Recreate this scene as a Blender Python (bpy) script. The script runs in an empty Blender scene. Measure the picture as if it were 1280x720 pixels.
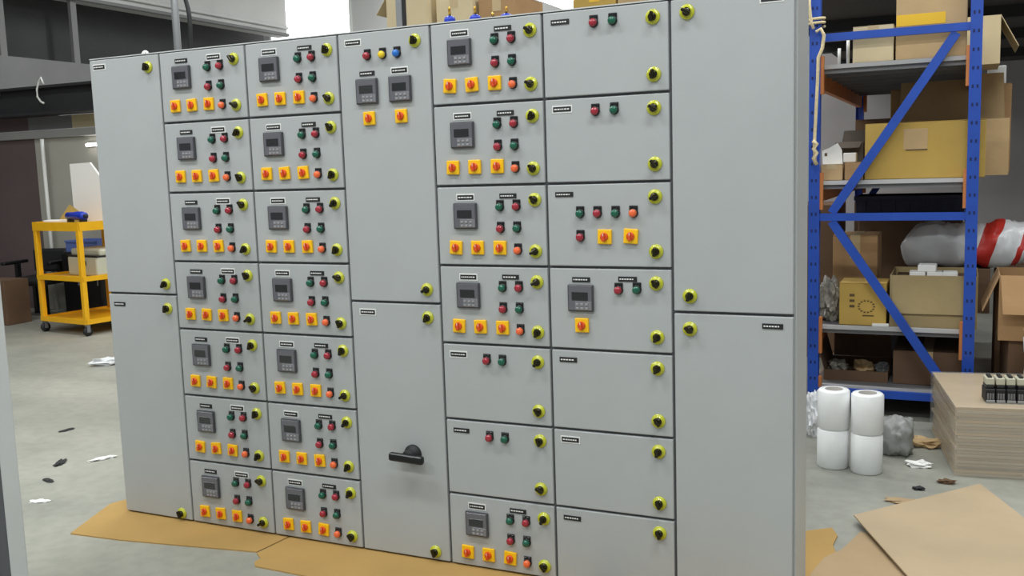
import bpy, bmesh, math, random
from mathutils import Vector, Matrix, Euler
random.seed(7)
R = math.radians
scene = bpy.context.scene
COL = scene.collection

# ------------------------------------------------------------------ camera
FOC, YAW, PITCH, ROLL = 1210.7, -0.437, -0.123, -0.032
CAM = Vector((3.564, -3.23, 1.56))
Fw = Vector((math.sin(YAW)*math.cos(PITCH), math.cos(YAW)*math.cos(PITCH), math.sin(PITCH)))
r0 = Vector((math.cos(YAW), -math.sin(YAW), 0)); u0 = r0.cross(Fw)
Rt = math.cos(ROLL)*r0 + math.sin(ROLL)*u0
Up = -math.sin(ROLL)*r0 + math.cos(ROLL)*u0
cd = bpy.data.cameras.new('camera'); cam = bpy.data.objects.new('camera', cd); COL.objects.link(cam)
cd.sensor_width = 36; cd.lens = FOC/1280*36; cd.clip_end = 200
M = Matrix((Rt, Up, -Fw)).transposed().to_4x4(); M.translation = CAM
cam.matrix_world = M
scene.camera = cam

# ------------------------------------------------------------------ world, lights, exposure
w = bpy.data.worlds.new('world'); scene.world = w; w.use_nodes = True
bg = w.node_tree.nodes['Background']
bg.inputs['Color'].default_value = (0.90, 0.96, 1.0, 1); bg.inputs['Strength'].default_value = 0.30
def area(name, loc, sx, sy, power, rot=(0, 0, 0), color=(0.97, 0.995, 1.0)):
    l = bpy.data.lights.new(name, 'AREA'); l.shape = 'RECTANGLE'; l.size = sx; l.size_y = sy
    l.energy = power; l.color = color
    o = bpy.data.objects.new(name, l); COL.objects.link(o); o.location = loc; o.rotation_euler = rot
    return o
for lx in (-4.0, 0.0, 4.0):                      # rows of fluorescent battens under the hall roof
    for ly in (-5.0, -1.8, 2.2, 6.0) + ((9.8,) if lx < -1 else ()):  # far left one is no known lamp, added to brighten the back wall
        area('ceiling_and_fill_light', (lx, ly, 5.15), 2.6, 0.35, 78 if lx < -1 else 112)
scene.view_settings.view_transform = 'Standard'
scene.view_settings.look = 'None'
scene.view_settings.gamma = 1.0
scene.view_settings.use_curve_mapping = False
scene.view_settings.exposure = 0.0

# ------------------------------------------------------------------ pixel -> point helpers
def ray(u, v): return Fw + Rt*((u-640)/FOC) - Up*((v-360)/FOC)
def ong(u, v, z=0.0):
    d = ray(u, v); return CAM + d*((z-CAM.z)/d.z)
def ony(u, v, y):
    d = ray(u, v); return CAM + d*((y-CAM.y)/d.y)
def onx(u, v, x):
    d = ray(u, v); return CAM + d*((x-CAM.x)/d.x)

# ------------------------------------------------------------------ materials
def lin(c):
    c = c/255.0
    return c/12.92 if c <= 0.04045 else ((c+0.055)/1.055)**2.4
def rgb(r, g, b): return (lin(r), lin(g), lin(b), 1)
MATS = {}
def mat(name, col, rough=0.5, metal=0.0, var=0.0, scale=6.0, stretch=(1, 1, 1), bump=0.0, bscale=40.0,
        emit=None, estr=0.0, trans=0.0, alpha=1.0, coat=0.0, col2=None, detail=4):
    m = bpy.data.materials.new(name); m.use_nodes = True; MATS[name] = m
    nt = m.node_tree; b = nt.nodes['Principled BSDF']
    c = rgb(*col)
    b.inputs['Base Color'].default_value = c
    b.inputs['Roughness'].default_value = rough; b.inputs['Metallic'].default_value = metal
    b.inputs['Coat Weight'].default_value = coat
    if emit:
        b.inputs['Emission Color'].default_value = rgb(*emit); b.inputs['Emission Strength'].default_value = estr
    if trans: b.inputs['Transmission Weight'].default_value = trans
    if alpha < 1: b.inputs['Alpha'].default_value = alpha
    if var or bump:
        tc = nt.nodes.new('ShaderNodeTexCoord'); mp = nt.nodes.new('ShaderNodeMapping')
        mp.inputs['Scale'].default_value = stretch
        nt.links.new(tc.outputs['Object'], mp.inputs['Vector'])
    if var:
        n = nt.nodes.new('ShaderNodeTexNoise'); n.inputs['Scale'].default_value = scale; n.inputs['Detail'].default_value = detail
        nt.links.new(mp.outputs['Vector'], n.inputs['Vector'])
        rp = nt.nodes.new('ShaderNodeValToRGB')
        rp.color_ramp.elements[0].position = 0.3; rp.color_ramp.elements[1].position = 0.7
        lo = tuple(x*(1-var) for x in c[:3])+(1,) if col2 is None else rgb(*col2)
        hi = tuple(min(1, x*(1+var)) for x in c[:3])+(1,) if col2 is None else c
        rp.color_ramp.elements[0].color = lo; rp.color_ramp.elements[1].color = hi
        nt.links.new(n.outputs['Fac'], rp.inputs['Fac'])
        nt.links.new(rp.outputs['Color'], b.inputs['Base Color'])
    if bump:
        n2 = nt.nodes.new('ShaderNodeTexNoise'); n2.inputs['Scale'].default_value = bscale; n2.inputs['Detail'].default_value = 3
        nt.links.new(mp.outputs['Vector'], n2.inputs['Vector'])
        bp = nt.nodes.new('ShaderNodeBump'); bp.inputs['Strength'].default_value = bump; bp.inputs['Distance'].default_value = 0.01
        nt.links.new(n2.outputs['Fac'], bp.inputs['Height']); nt.links.new(bp.outputs['Normal'], b.inputs['Normal'])
    return m
mat('panel_grey', (172, 176, 176), 0.42, var=0.03, scale=3, bump=0.03, bscale=220)
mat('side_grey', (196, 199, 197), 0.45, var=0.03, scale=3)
mat('gasket', (92, 93, 96), 0.8)
mat('slot_dark', (18, 34, 84), 0.8)
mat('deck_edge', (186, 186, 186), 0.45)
mat('core_grey', (150, 146, 140), 0.85)
mat('black_plastic', (18, 18, 20), 0.32)
mat('black_matte', (26, 26, 28), 0.6)
mat('meter_body', (70, 71, 75), 0.3)
mat('meter_face', (98, 98, 104), 0.2, coat=0.5)
mat('meter_screen', (34, 36, 38), 0.12, coat=0.6)
mat('meter_keys', (122, 122, 126), 0.35)
mat('meter_button', (150, 150, 153), 0.4)
mat('switch_yellow', (250, 196, 18), 0.4)
mat('switch_red', (222, 82, 36), 0.35)
mat('lamp_red', (160, 38, 54), 0.25, coat=0.4)
mat('lamp_green', (14, 92, 70), 0.25, coat=0.4)
mat('lamp_yellow', (240, 205, 30), 0.25, coat=0.4)
mat('lamp_blue', (30, 110, 200), 0.25, coat=0.4)
mat('lamp_orange', (240, 108, 58), 0.3, coat=0.3)
mat('lock_green', (190, 193, 46), 0.3, coat=0.5)
mat('lock_knob', (44, 40, 22), 0.16, metal=0.5)
mat('brass', (205, 160, 70), 0.3, metal=0.9)
mat('white_plate', (232, 233, 230), 0.5)
mat('white_paint', (225, 226, 222), 0.5, var=0.03)
mat('carton_tan', (186, 158, 116), 0.85, var=0.08, scale=5, bump=0.1, bscale=30)
mat('carton_yellow', (186, 154, 78), 0.85, var=0.07, scale=4, bump=0.1, bscale=30)
mat('carton_brown', (166, 132, 92), 0.88, var=0.08, scale=5, bump=0.1, bscale=30)
mat('carton_dark', (104, 80, 60), 0.9, var=0.1, scale=5, bump=0.1, bscale=30)
mat('carton_drab', (160, 142, 102), 0.88, var=0.08, scale=5, bump=0.1, bscale=30)
mat('carton_pale', (204, 188, 152), 0.85, var=0.05, scale=5)
mat('carton_grey', (112, 102, 92), 0.88, var=0.1, scale=5)
mat('sheet_board', (176, 142, 82), 0.85, var=0.07, scale=3, bump=0.08, bscale=25)
mat('sheet_board_pale', (180, 160, 130), 0.85, var=0.06, scale=3, bump=0.08, bscale=25)
mat('sheet_board_brown', (170, 146, 112), 0.88, var=0.08, scale=3)
mat('tape_yellow', (232, 186, 40), 0.4)
mat('tape_clear', (190, 168, 128), 0.3)
mat('print_dark', (92, 72, 44), 0.8)
mat('rack_blue', (28, 74, 172), 0.42, var=0.08, scale=8)
mat('rack_orange', (200, 124, 66), 0.5, var=0.06, scale=8)
mat('deck_grey', (118, 118, 120), 0.5, var=0.05, scale=6)  # darkened so the planks carry the shade under the decks in their colour
mat('film_white', (236, 238, 238), 0.32, var=0.015, scale=20, stretch=(1, 1, 6))
mat('core_brown', (120, 104, 90), 0.85)
mat('bag_white', (226, 228, 230), 0.3, bump=0.25, bscale=14)
mat('bag_red', (196, 52, 44), 0.35, bump=0.25, bscale=14)
mat('bag_grey', (150, 152, 150), 0.4, bump=0.3, bscale=16)
mat('bag_clear', (150, 146, 136), 0.25, var=0.3, scale=30, bump=0.5, bscale=30)
mat('crate_navy', (34, 36, 62), 0.5)
mat('crate_blue', (92, 112, 176), 0.6)
mat('cart_yellow', (238, 178, 18), 0.42, var=0.05, scale=8)
mat('machine_beige', (196, 194, 172), 0.5, var=0.03)
mat('tool_blue', (24, 54, 178), 0.4)
mat('paper', (238, 238, 234), 0.7)
mat('rope', (216, 200, 160), 0.9, var=0.12, scale=60)
mat('pipe_grey', (148, 150, 152), 0.35, metal=0.3)
mat('wall_plaster', (196, 196, 194), 0.8, var=0.03, scale=2)
mat('wall_grey', (178, 172, 172), 0.85, var=0.06, scale=1.5)
mat('partition_brown', (98, 84, 84), 0.85, var=0.1, scale=1.5)
mat('partition_grey', (168, 166, 156), 0.8, var=0.06, scale=2)
mat('steel_dark', (38, 38, 40), 0.7, var=0.1, scale=3)
mat('recess_shade', (62, 62, 63), 0.8, var=0.1, scale=2)  # tone of the unlit recess, shade put into the colour
mat('fascia_grey', (120, 120, 120), 0.75, var=0.06, scale=2)
mat('fascia_light', (168, 168, 166), 0.7, var=0.05, scale=2)
mat('roof_dark', (74, 68, 66), 0.85, var=0.1, scale=1.5)
mat('ceiling_white', (200, 200, 198), 0.85)
mat('window_light', (255, 255, 255), 0.5, emit=(255, 255, 255), estr=3.0)
mat('tube_light', (255, 255, 255), 0.5, emit=(255, 252, 246), estr=9.0)
mat('film_clear', (226, 228, 222), 0.22, alpha=0.16, bump=0.3, bscale=12)
mat('cable_black', (24, 24, 26), 0.5)

# concrete floor: pale grey screed, worn patches, faint stains
def floor_material():
    m = bpy.data.materials.new('concrete_floor'); m.use_nodes = True; MATS['concrete_floor'] = m
    nt = m.node_tree; N = nt.nodes; L = nt.links; b = N['Principled BSDF']
    tc = N.new('ShaderNodeTexCoord')
    n1 = N.new('ShaderNodeTexNoise'); n1.inputs['Scale'].default_value = 0.9; n1.inputs['Detail'].default_value = 6
    n2 = N.new('ShaderNodeTexNoise'); n2.inputs['Scale'].default_value = 14; n2.inputs['Detail'].default_value = 5
    L.new(tc.outputs['Object'], n1.inputs['Vector']); L.new(tc.outputs['Object'], n2.inputs['Vector'])
    r1 = N.new('ShaderNodeValToRGB'); r1.color_ramp.elements[0].position = 0.32; r1.color_ramp.elements[1].position = 0.66
    r1.color_ramp.elements[0].color = rgb(136, 137, 129); r1.color_ramp.elements[1].color = rgb(166, 166, 154)
    r2 = N.new('ShaderNodeValToRGB'); r2.color_ramp.elements[0].position = 0.35; r2.color_ramp.elements[1].position = 0.6
    r2.color_ramp.elements[0].color = (0.82, 0.82, 0.82, 1); r2.color_ramp.elements[1].color = (1, 1, 1, 1)
    L.new(n1.outputs['Fac'], r1.inputs['Fac']); L.new(n2.outputs['Fac'], r2.inputs['Fac'])
    mx = N.new('ShaderNodeMixRGB'); mx.blend_type = 'MULTIPLY'; mx.inputs['Fac'].default_value = 0.6
    L.new(r1.outputs['Color'], mx.inputs['Color1']); L.new(r2.outputs['Color'], mx.inputs['Color2'])
    L.new(mx.outputs['Color'], b.inputs['Base Color'])
    rr = N.new('ShaderNodeMapRange'); rr.inputs['To Min'].default_value = 0.38; rr.inputs['To Max'].default_value = 0.6
    L.new(n1.outputs['Fac'], rr.inputs['Value']); L.new(rr.outputs['Result'], b.inputs['Roughness'])
floor_material()

# ------------------------------------------------------------------ mesh helpers
class G:
    """collects shapes in one bmesh; every shape keeps its material slot"""
    def __init__(s): s.bm = bmesh.new(); s.mats = []
    def slot(s, m):
        if m not in s.mats: s.mats.append(m)
        return s.mats.index(m)
    def merge(s, bm, m, mtx=None, smooth=False):
        i = s.slot(m)
        for f in bm.faces: f.material_index = i; f.smooth = smooth
        if mtx is not None: bm.transform(mtx)
        me = bpy.data.meshes.new('tmp'); bm.to_mesh(me); bm.free()
        s.bm.from_mesh(me); bpy.data.meshes.remove(me)
        return s
    def box(s, m, x0, x1, y0, y1, z0, z1, bev=0.0, seg=1, mtx=None, smooth=False):
        bm = bmesh.new(); bmesh.ops.create_cube(bm, size=1)
        bm.transform(Matrix.Translation(((x0+x1)/2, (y0+y1)/2, (z0+z1)/2)) @ Matrix.Diagonal((x1-x0, y1-y0, z1-z0, 1)))
        if bev: bmesh.ops.bevel(bm, geom=bm.edges[:], offset=bev, segments=seg, affect='EDGES', profile=0.5)
        return s.merge(bm, m, mtx, smooth)
    def lathe(s, m, prof, n=16, axis='Z', mtx=None, smooth=True, caps=True):
        """prof: (radius, height) pairs, revolved round Z (or pointing to -Y)"""
        bm = bmesh.new(); rings = []
        for r, h in prof:
            rings.append([bm.verts.new((r*math.cos(2*math.pi*k/n), r*math.sin(2*math.pi*k/n), h)) for k in range(n)])
        for a, b in zip(rings, rings[1:]):
            for k in range(n): bm.faces.new((a[k], a[(k+1) % n], b[(k+1) % n], b[k]))
        if caps:
            if prof[0][0] > 1e-6: bm.faces.new(rings[0][::-1])
            if prof[-1][0] > 1e-6: bm.faces.new(rings[-1])
        bmesh.ops.remove_doubles(bm, verts=bm.verts[:], dist=1e-6)
        if axis == '-Y': bm.transform(Matrix.Rotation(R(90), 4, 'X'))
        if axis == 'X': bm.transform(Matrix.Rotation(R(90), 4, 'Y'))
        if axis == 'Y': bm.transform(Matrix.Rotation(R(-90), 4, 'X'))
        return s.merge(bm, m, mtx, smooth)
    def prism(s, m, poly, z0, z1, mtx=None):
        bm = bmesh.new()
        a = [bm.verts.new((p[0], p[1], z0)) for p in poly]; b = [bm.verts.new((p[0], p[1], z1)) for p in poly]
        n = len(poly)
        bm.faces.new(a[::-1]); bm.faces.new(b)
        for k in range(n): bm.faces.new((a[k], a[(k+1) % n], b[(k+1) % n], b[k]))
        bmesh.ops.recalc_face_normals(bm, faces=bm.faces[:])
        return s.merge(bm, m, mtx)
    def bar(s, m, p, q, wx, wy, up=(0, 0, 1)):
        """rectangular bar from p to q"""
        p, q = Vector(p), Vector(q); d = (q-p); l = d.length; d.normalize()
        up = Vector(up); x = d.cross(up)
        if x.length < 1e-4: x = d.cross(Vector((0, 1, 0)))
        x.normalize(); y = x.cross(d)
        mt = Matrix((x, y, d)).transposed().to_4x4(); mt.translation = p
        return s.box(m, -wx/2, wx/2, -wy/2, wy/2, 0, l, mtx=mt)
    def tube(s, m, pts, r, n=8):
        bm = bmesh.new(); pts = [Vector(p) for p in pts]; rings = []
        for i, p in enumerate(pts):
            d = (pts[min(i+1, len(pts)-1)]-pts[max(i-1, 0)]).normalized()
            a = d.cross(Vector((0.13, 0.31, 0.94)))
            if a.length < 1e-3: a = d.cross(Vector((1, 0, 0)))
            a.normalize(); b = d.cross(a)
            rings.append([bm.verts.new(p + a*(r*math.cos(2*math.pi*k/n)) + b*(r*math.sin(2*math.pi*k/n))) for k in range(n)])
        for a, b in zip(rings, rings[1:]):
            for k in range(n): bm.faces.new((a[k], a[(k+1) % n], b[(k+1) % n], b[k]))
        bm.faces.new(rings[0][::-1]); bm.faces.new(rings[-1])
        bmesh.ops.recalc_face_normals(bm, faces=bm.faces[:])
        return s.merge(bm, m, None, True)
    def mesh(s, name):
        me = bpy.data.meshes.new(name); s.bm.to_mesh(me); s.bm.free()
        for m in s.mats: me.materials.append(MATS[m])
        return me
def obj(name, me, parent=None, loc=(0, 0, 0), rot=(0, 0, 0)):
    if isinstance(me, G): me = me.mesh(name)
    o = bpy.data.objects.new(name, me); COL.objects.link(o); o.location = loc; o.rotation_euler = rot
    if parent: o.parent = parent
    return o
def tag(o, label, cat, group=None, kind=None):
    o['label'] = label; o['category'] = cat
    if group: o['group'] = group
    if kind: o['kind'] = kind
    return o
def thing(name, label, cat, loc=(0, 0, 0), rotz=0.0, group=None):
    o = bpy.data.objects.new(name, None); COL.objects.link(o); o.empty_display_size = 0.1
    o.location = loc; o.rotation_euler = (0, 0, rotz)
    return tag(o, label, cat, group)
def struct(name, g, parent=None):
    o = obj(name, g, parent)
    if parent is None: o['kind'] = 'structure'
    return o

# ------------------------------------------------------------------ the setting
struct('floor', G().box('concrete_floor', -10, 9, -8, 11.6, -0.1, 0))
struct('ceiling', G().box('ceiling_white', -10, 9, -8, 11.6, 5.4, 5.5))
wb = G()                                             # back wall with an opening for the bright window
WX0, WX1, WZ0, WZ1 = -8.0, ony(440, 20, 11.4).x, 3.2, 4.9
wb.box('wall_plaster', -10, WX0, 11.4, 11.6, 0, 5.4)
wb.box('wall_plaster', WX0, WX1, 11.4, 11.6, 0, WZ0)
wb.box('wall_plaster', WX0, WX1, 11.4, 11.6, WZ1, 5.4)
wb.box('wall_plaster', WX1, 1.6, 11.4, 11.6, 0, 5.4)
wb.box('wall_grey', 1.6, 9, 11.4, 11.6, 0, 5.4)
struct('wall_back', wb)
win = struct('window_1', G().box('window_light', WX0+.05, WX1-.05, 11.5, 11.52, WZ0+.05, WZ1-.05))
win['label'] = 'tall overexposed daylight window high in the back wall'
fr = G()
fr.box('white_paint', WX0, WX0+.05, 11.38, 11.55, WZ0, WZ1); fr.box('white_paint', WX1-.05, WX1, 11.38, 11.55, WZ0, WZ1)
fr.box('white_paint', WX0+.05, WX1-.05, 11.38, 11.55, WZ0, WZ0+.05); fr.box('white_paint', WX0+.05, WX1-.05, 11.38, 11.55, WZ1-.05, WZ1)
obj('window_frame', fr, win)
# left side of the hall: upper wall over a dark clerestory strip with posts, parapet below
XL = -7.0
ZB = onx(230, 24, XL).z                               # underside of the upper wall
ZS = onx(50, 74, XL).z                                # top of the parapet
YWE = onx(358, 30, XL).y
wl = G()
wl.box('wall_plaster', XL-.2, XL, -8, YWE, ZB, 5.4)
wl.box('fascia_grey', XL-.2, XL, -8, YWE, 2.62, ZS)
wl.box('recess_shade', XL-.6, XL-.5, -8, YWE, ZS-.3, ZB+.3)  # added backing sheet, coloured dark for the unlit recess
wl.box('partition_brown', -9.6, -9.5, -8, 10.5, 0, 2.62)
struct('wall_left', wl)
t = G(); t.box('fascia_grey', XL, XL+.06, -8, YWE, ZB, ZB+.05, 0.01); struct('trim_1', t)
t = G(); t.box('wall_plaster', XL, XL+.04, -8, YWE, ZB+.12, ZB+.17, 0.01); struct('trim_2', t)
for i, (u, v) in enumerate(((3, 40), (95, 50))):
    p = onx(u, v, XL); t = G(); t.box('fascia_grey', XL-.05, XL, p.y-.045, p.y+.045, ZS, ZB)
    struct('trim_%d' % (3+i), t)
# dark steel beam and partition across the left bay
t = G(); t.box('steel_dark', -9.5, -4.6, 4.98, 5.1, 2.36, 2.69); t.box('steel_dark', -9.5, -4.6, 4.9, 5.18, 2.66, 2.69); t.box('steel_dark', -9.5, -4.6, 4.9, 5.18, 2.36, 2.39)
struct('trim_5', t)
pt = G()
xs = ony(50, 250, 5.2).x
pt.box('partition_brown', -9.5, xs, 5.2, 5.26, 0, 2.1); pt.box('partition_grey', xs, -4.6, 5.2, 5.26, 0, 2.1)
xa, xb = ony(33, 150, 5.2).x, ony(88, 150, 5.2).x
pt.box('partition_brown', -9.5, xa, 5.22, 5.26, 2.2, 2.36); pt.box('fascia_grey', xa, xb, 5.22, 5.26, 2.2, 2.36)
pt.box('carton_pale', xb, -4.6, 5.22, 5.26, 2.2, 2.36)
struct('wall_partition', pt)
t = G(); t.box('fascia_light', -9.5, -4.6, 5.15, 5.28, 2.1, 2.2, 0.008); struct('trim_6', t)
# low dark mezzanine over the storage racks on the right
mz = G(); mz.box('roof_dark', 2.15, 9, 4.4, 11.4, 2.76, 2.95); struct('ceiling_mezzanine', mz)
for i, yb in enumerate((5.9, 7.6, 9.6)):
    t = G(); t.box('steel_dark', 2.15, 9, yb, yb+.12, 2.66, 2.76); struct('trim_%d' % (7+i), t)

# ------------------------------------------------------------------ switchboard
COLX = [0.0, 0.414, 0.879, 1.336, 1.750, 2.204, 2.665, 3.074]
HT, RH, DEP = 2.1, 0.3, 0.26
ZB0 = 0.006
sw = thing('electrical_switchboard', 'wide light grey electrical switchboard of many doors with meters, lamps and switches', 'switchboard', (0, 0, ZB0))
fb = G()
fb.box('panel_grey', 0, COLX[7], 0.022, DEP, 0, HT-ZB0-.0)
obj('cabinet_frame', fb, sw)
obj('side_panel', G().box('side_grey', COLX[7], COLX[7]+.002, 0.024, DEP, 0.0, HT-ZB0), sw)
obj('top_cover', G().box('side_grey', 0, COLX[7]+.002, 0.004, DEP+.002, HT-ZB0, HT-ZB0+.004), sw)
gk = G()                                            # black door gasket showing in every gap
for x in COLX[1:7]: gk.box('gasket', x-.006, x+.006, 0.013, 0.0225, 0, HT-ZB0)
obj('gasket', gk, sw)
def hgasket(c, z):
    obj('gasket', G().box('gasket', COLX[c]+.006, COLX[c+1]-.006, 0.013, 0.0225, z-.006-ZB0, z+.006-ZB0), sw)

# --- device meshes, all facing -Y with the origin on the door skin
def me_meter():
    g = G()
    g.box('meter_body', -.049, .049, -.012, 0, -.049, .049, .004, 2)
    g.box('meter_face', -.044, .044, -.0135, -.0115, -.044, .044, .001)
    g.box('meter_screen', -.032, .030, -.0145, -.0130, -.008, .022, .0008)
    g.box('meter_keys', -.020, .043, -.0150, -.0130, -.043, -.012, .001)
    for i in range(3):
        for j in range(2):
            g.box('meter_button', -.011+i*.018-.005, -.011+i*.018+.005, -.0175, -.0148, -.036+j*.014-.004, -.036+j*.014+.004, .001)
    return g.mesh('meter')
def me_lamp(c):
    g = G()
    g.box('black_matte', -.0155, .0155, -.004, 0, .002, .0215, .0015)
    g.box('black_plastic', -.013, -.002, -.006, -.003, .009, .0185, .001)
    g.box('black_plastic', .002, .013, -.006, -.003, .009, .0185, .001)
    mt = Matrix.Translation((0, 0, -.0045))
    g.lathe('black_plastic', [(.0165, 0), (.0165, .006), (.0145, .008)], 16, '-Y', mt)
    g.lathe(c, [(.0138, .006), (.0138, .016), (.0115, .0205), (.006, .0225), (0, .023)], 16, '-Y', mt)
    return g.mesh('indicator_lamp')
def me_switch():
    g = G()
    g.box('switch_yellow', -.026, .026, -.010, 0, -.026, .026, .003, 2)
    g.lathe('switch_red', [(.0145, .010), (.0145, .015), (.012, .017), (0, .017)], 18, '-Y')
    g.box('switch_red', -.005, .005, -.026, -.016, -.0155, .0155, .003, 2)
    g.box('white_plate', -.001, .001, -.0266, -.0258, .004, .013)
    return g.mesh('selector_switch')
def me_lock():
    g = G()
    g.lathe('lock_green', [(.0255, 0), (.0255, .004), (.023, .0065), (.0165, .007), (.0165, .009)], 20, '-Y')
    g.lathe('lock_knob', [(.0145, .007), (.0145, .013), (.012, .017), (0, .019)], 16, '-Y')
    g.box('lock_knob', -.006, .006, -.031, -.014, -.0165, .0165, .004, 2)
    return g.mesh('door_lock')
def me_nameplate(k, border):
    g = G(); rs = random.Random(k)
    if border: g.box('white_plate', -.038, .038, -.0012, 0, -.0135, .0135)
    g.box('black_matte', -.034, .034, -.0024, 0, -.0088, .0088)
    x = -.029
    while x < .024:
        wd = rs.uniform(.004, .009)
        g.box('white_plate', x, x+wd, -.0030, -.0022, -.0022, .0022); x += wd+.0028
    return g.mesh('nameplate')
ME_METER, ME_SWITCH, ME_LOCK = me_meter(), me_switch(), me_lock()
ME_LAMP = {c: me_lamp('lamp_'+c) for c in ('red', 'green', 'yellow', 'blue', 'orange')}
ME_NAME = [me_nameplate(k, k % 2 == 0) for k in range(6)]
DOORFRONT = 0.0
def door(c, z0, z1):
    """one door; origin at its top-left corner, local x right, local -z down"""
    x0, x1 = COLX[c], COLX[c+1]; gp = .0048
    g = G()
    g.box('panel_grey', gp, x1-x0-gp, 0, .020, -(z1-z0)+gp, -gp, .003, 2)
    d = obj('door', g, sw, (x0, DOORFRONT, z1-ZB0))
    return d
def dev(name, me, d, x, z, roll=0.0):
    return obj(name, me, d, (x, 0, -z), (0, roll, 0))
def lock(d, x, z): o = dev('door_lock', ME_LOCK, d, x, z, R(random.choice((-35, -20, 8, 15, 30, 60, -60)))); o['label'] = 'yellow-green ringed black lock knob'
def lamp(d, c, x, z): o = dev('indicator_lamp' if c != 'orange' else 'push_button', ME_LAMP[c], d, x, z); o['label'] = c+(' indicator lamp' if c != 'orange' else ' push button')+' with black legend plate'
def switch(d, x, z): dev('selector_switch', ME_SWITCH, d, x, z, R(random.uniform(-4, 4)))['label'] = 'red rotary switch on a yellow plate'
def meter(d, x, z): dev('meter', ME_METER, d, x, z)['label'] = 'square grey digital meter'
def name(d, x, z, k): dev('nameplate', ME_NAME[k % 6], d, x, z)
def feeder(c, r):
    d = door(c, HT-RH*(r+1) if r < 6 else ZB0+.002, HT-RH*r)
    name(d, .125, .043, r*2+c); name(d, .301, .040, r*2+c+1)
    meter(d, .125, .112)
    lamp(d, 'green', .268, .076); lamp(d, 'red', .335, .075); lamp(d, 'red', .268, .156); lamp(d, 'green', .335, .155)
    for x in (.080, .171, .264): switch(d, x, .231)
    lamp(d, 'orange', .336, .236); lock(d, .408, .056); lock(d, .406, .243)
    return d
for c in (1, 2):
    for r in range(7):
        feeder(c, r)
        if r: hgasket(c, HT-RH*r)
for r in range(7):
    if r: hgasket(4, HT-RH*r); hgasket(5, HT-RH*r)
    z1 = HT-RH*r; z0 = z1-RH if r < 6 else ZB0+.002
    if r in (0, 1, 2, 3, 6): feeder(4, r)
    else:
        d = door(4, z0, z1); name(d, .070, .043, r); lamp(d, 'red', .192, .056); lamp(d, 'green', .257, .056)
        lock(d, .402, .055); lock(d, .400, .241)
    d = door(5, z0, z1); lock(d, .404, .052); lock(d, .405, .241)
    if r == 3:
        name(d, .126, .044, 1); name(d, .300, .039, 3); meter(d, .125, .110); switch(d, .127, .209)
        lamp(d, 'red', .267, .074); lamp(d, 'green', .334, .071)
    else: name(d, .069, .039, r+1)
    if r in (0, 1): lamp(d, 'red', .194, .048); lamp(d, 'green', .263, .047)
    if r == 2:
        for x, cc in ((.129, 'green'), (.194, 'red'), (.261, 'green'), (.326, 'orange')): lamp(d, cc, x, .103)
        lamp(d, 'red', .128, .187); switch(d, .220, .190); switch(d, .316, .188)
for c in (0, 3, 6): hgasket(c, HT/2)
d = door(0, HT/2, HT); name(d, .062, .036, 0); lock(d, .350, .056); lock(d, .360, 1.002)
d = door(0, ZB0+.002, HT/2); name(d, .070, .050, 1); lock(d, .360, .062); lock(d, .352, 1.010)
d = door(6, HT/2, HT); name(d, .334, .030, 2); lock(d, .060, .047); lock(d, .061, .993)
d = door(6, ZB0+.002, HT/2); name(d, .338, .037, 3); lock(d, .060, .057); lock(d, .060, 1.000)
d = door(3, HT/2, HT); name(d, .073, .040, 4); lock(d, .350, .053); lock(d, .358, .995)
for x, cc in ((.138, 'red'), (.207, 'yellow'), (.271, 'blue')): lamp(d, cc, x, .090)
name(d, .132, .160, 5); name(d, .277, .158, 0); meter(d, .131, .228); meter(d, .280, .227); switch(d, .135, .331); switch(d, .279, .329)
d = door(3, ZB0+.002, HT/2); name(d, .080, .042, 2); lock(d, .356, .055); lock(d, .346, 1.003)
g = G()                                              # big black rotary breaker handle
g.lathe('black_matte', [(.038, 0), (.038, .008), (.032, .014), (.026, .016), (.026, .045), (.022, .050), (0, .050)], 20, '-Y')
g.box('black_plastic', -.080, .075, -.066, -.038, -.022, .012, .010, 3)
o = obj('breaker_handle', g, d, (.262, 0, -.608), (0, R(2), 0)); o['label'] = 'black rotary breaker handle'
# lifting lug on the roof of the cabinet
lg = G(); lg.tube('white_paint', [(.016*math.cos(a)+0, 0, .008+.016*math.sin(a)) for a in [math.pi*k/8 for k in range(9)]], .006)
lg.box('white_paint', -.028, .028, -.014, .014, 0, .006, .002)
obj('lifting_lug', lg, sw, (0.24, .10, HT-ZB0+.004))

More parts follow.
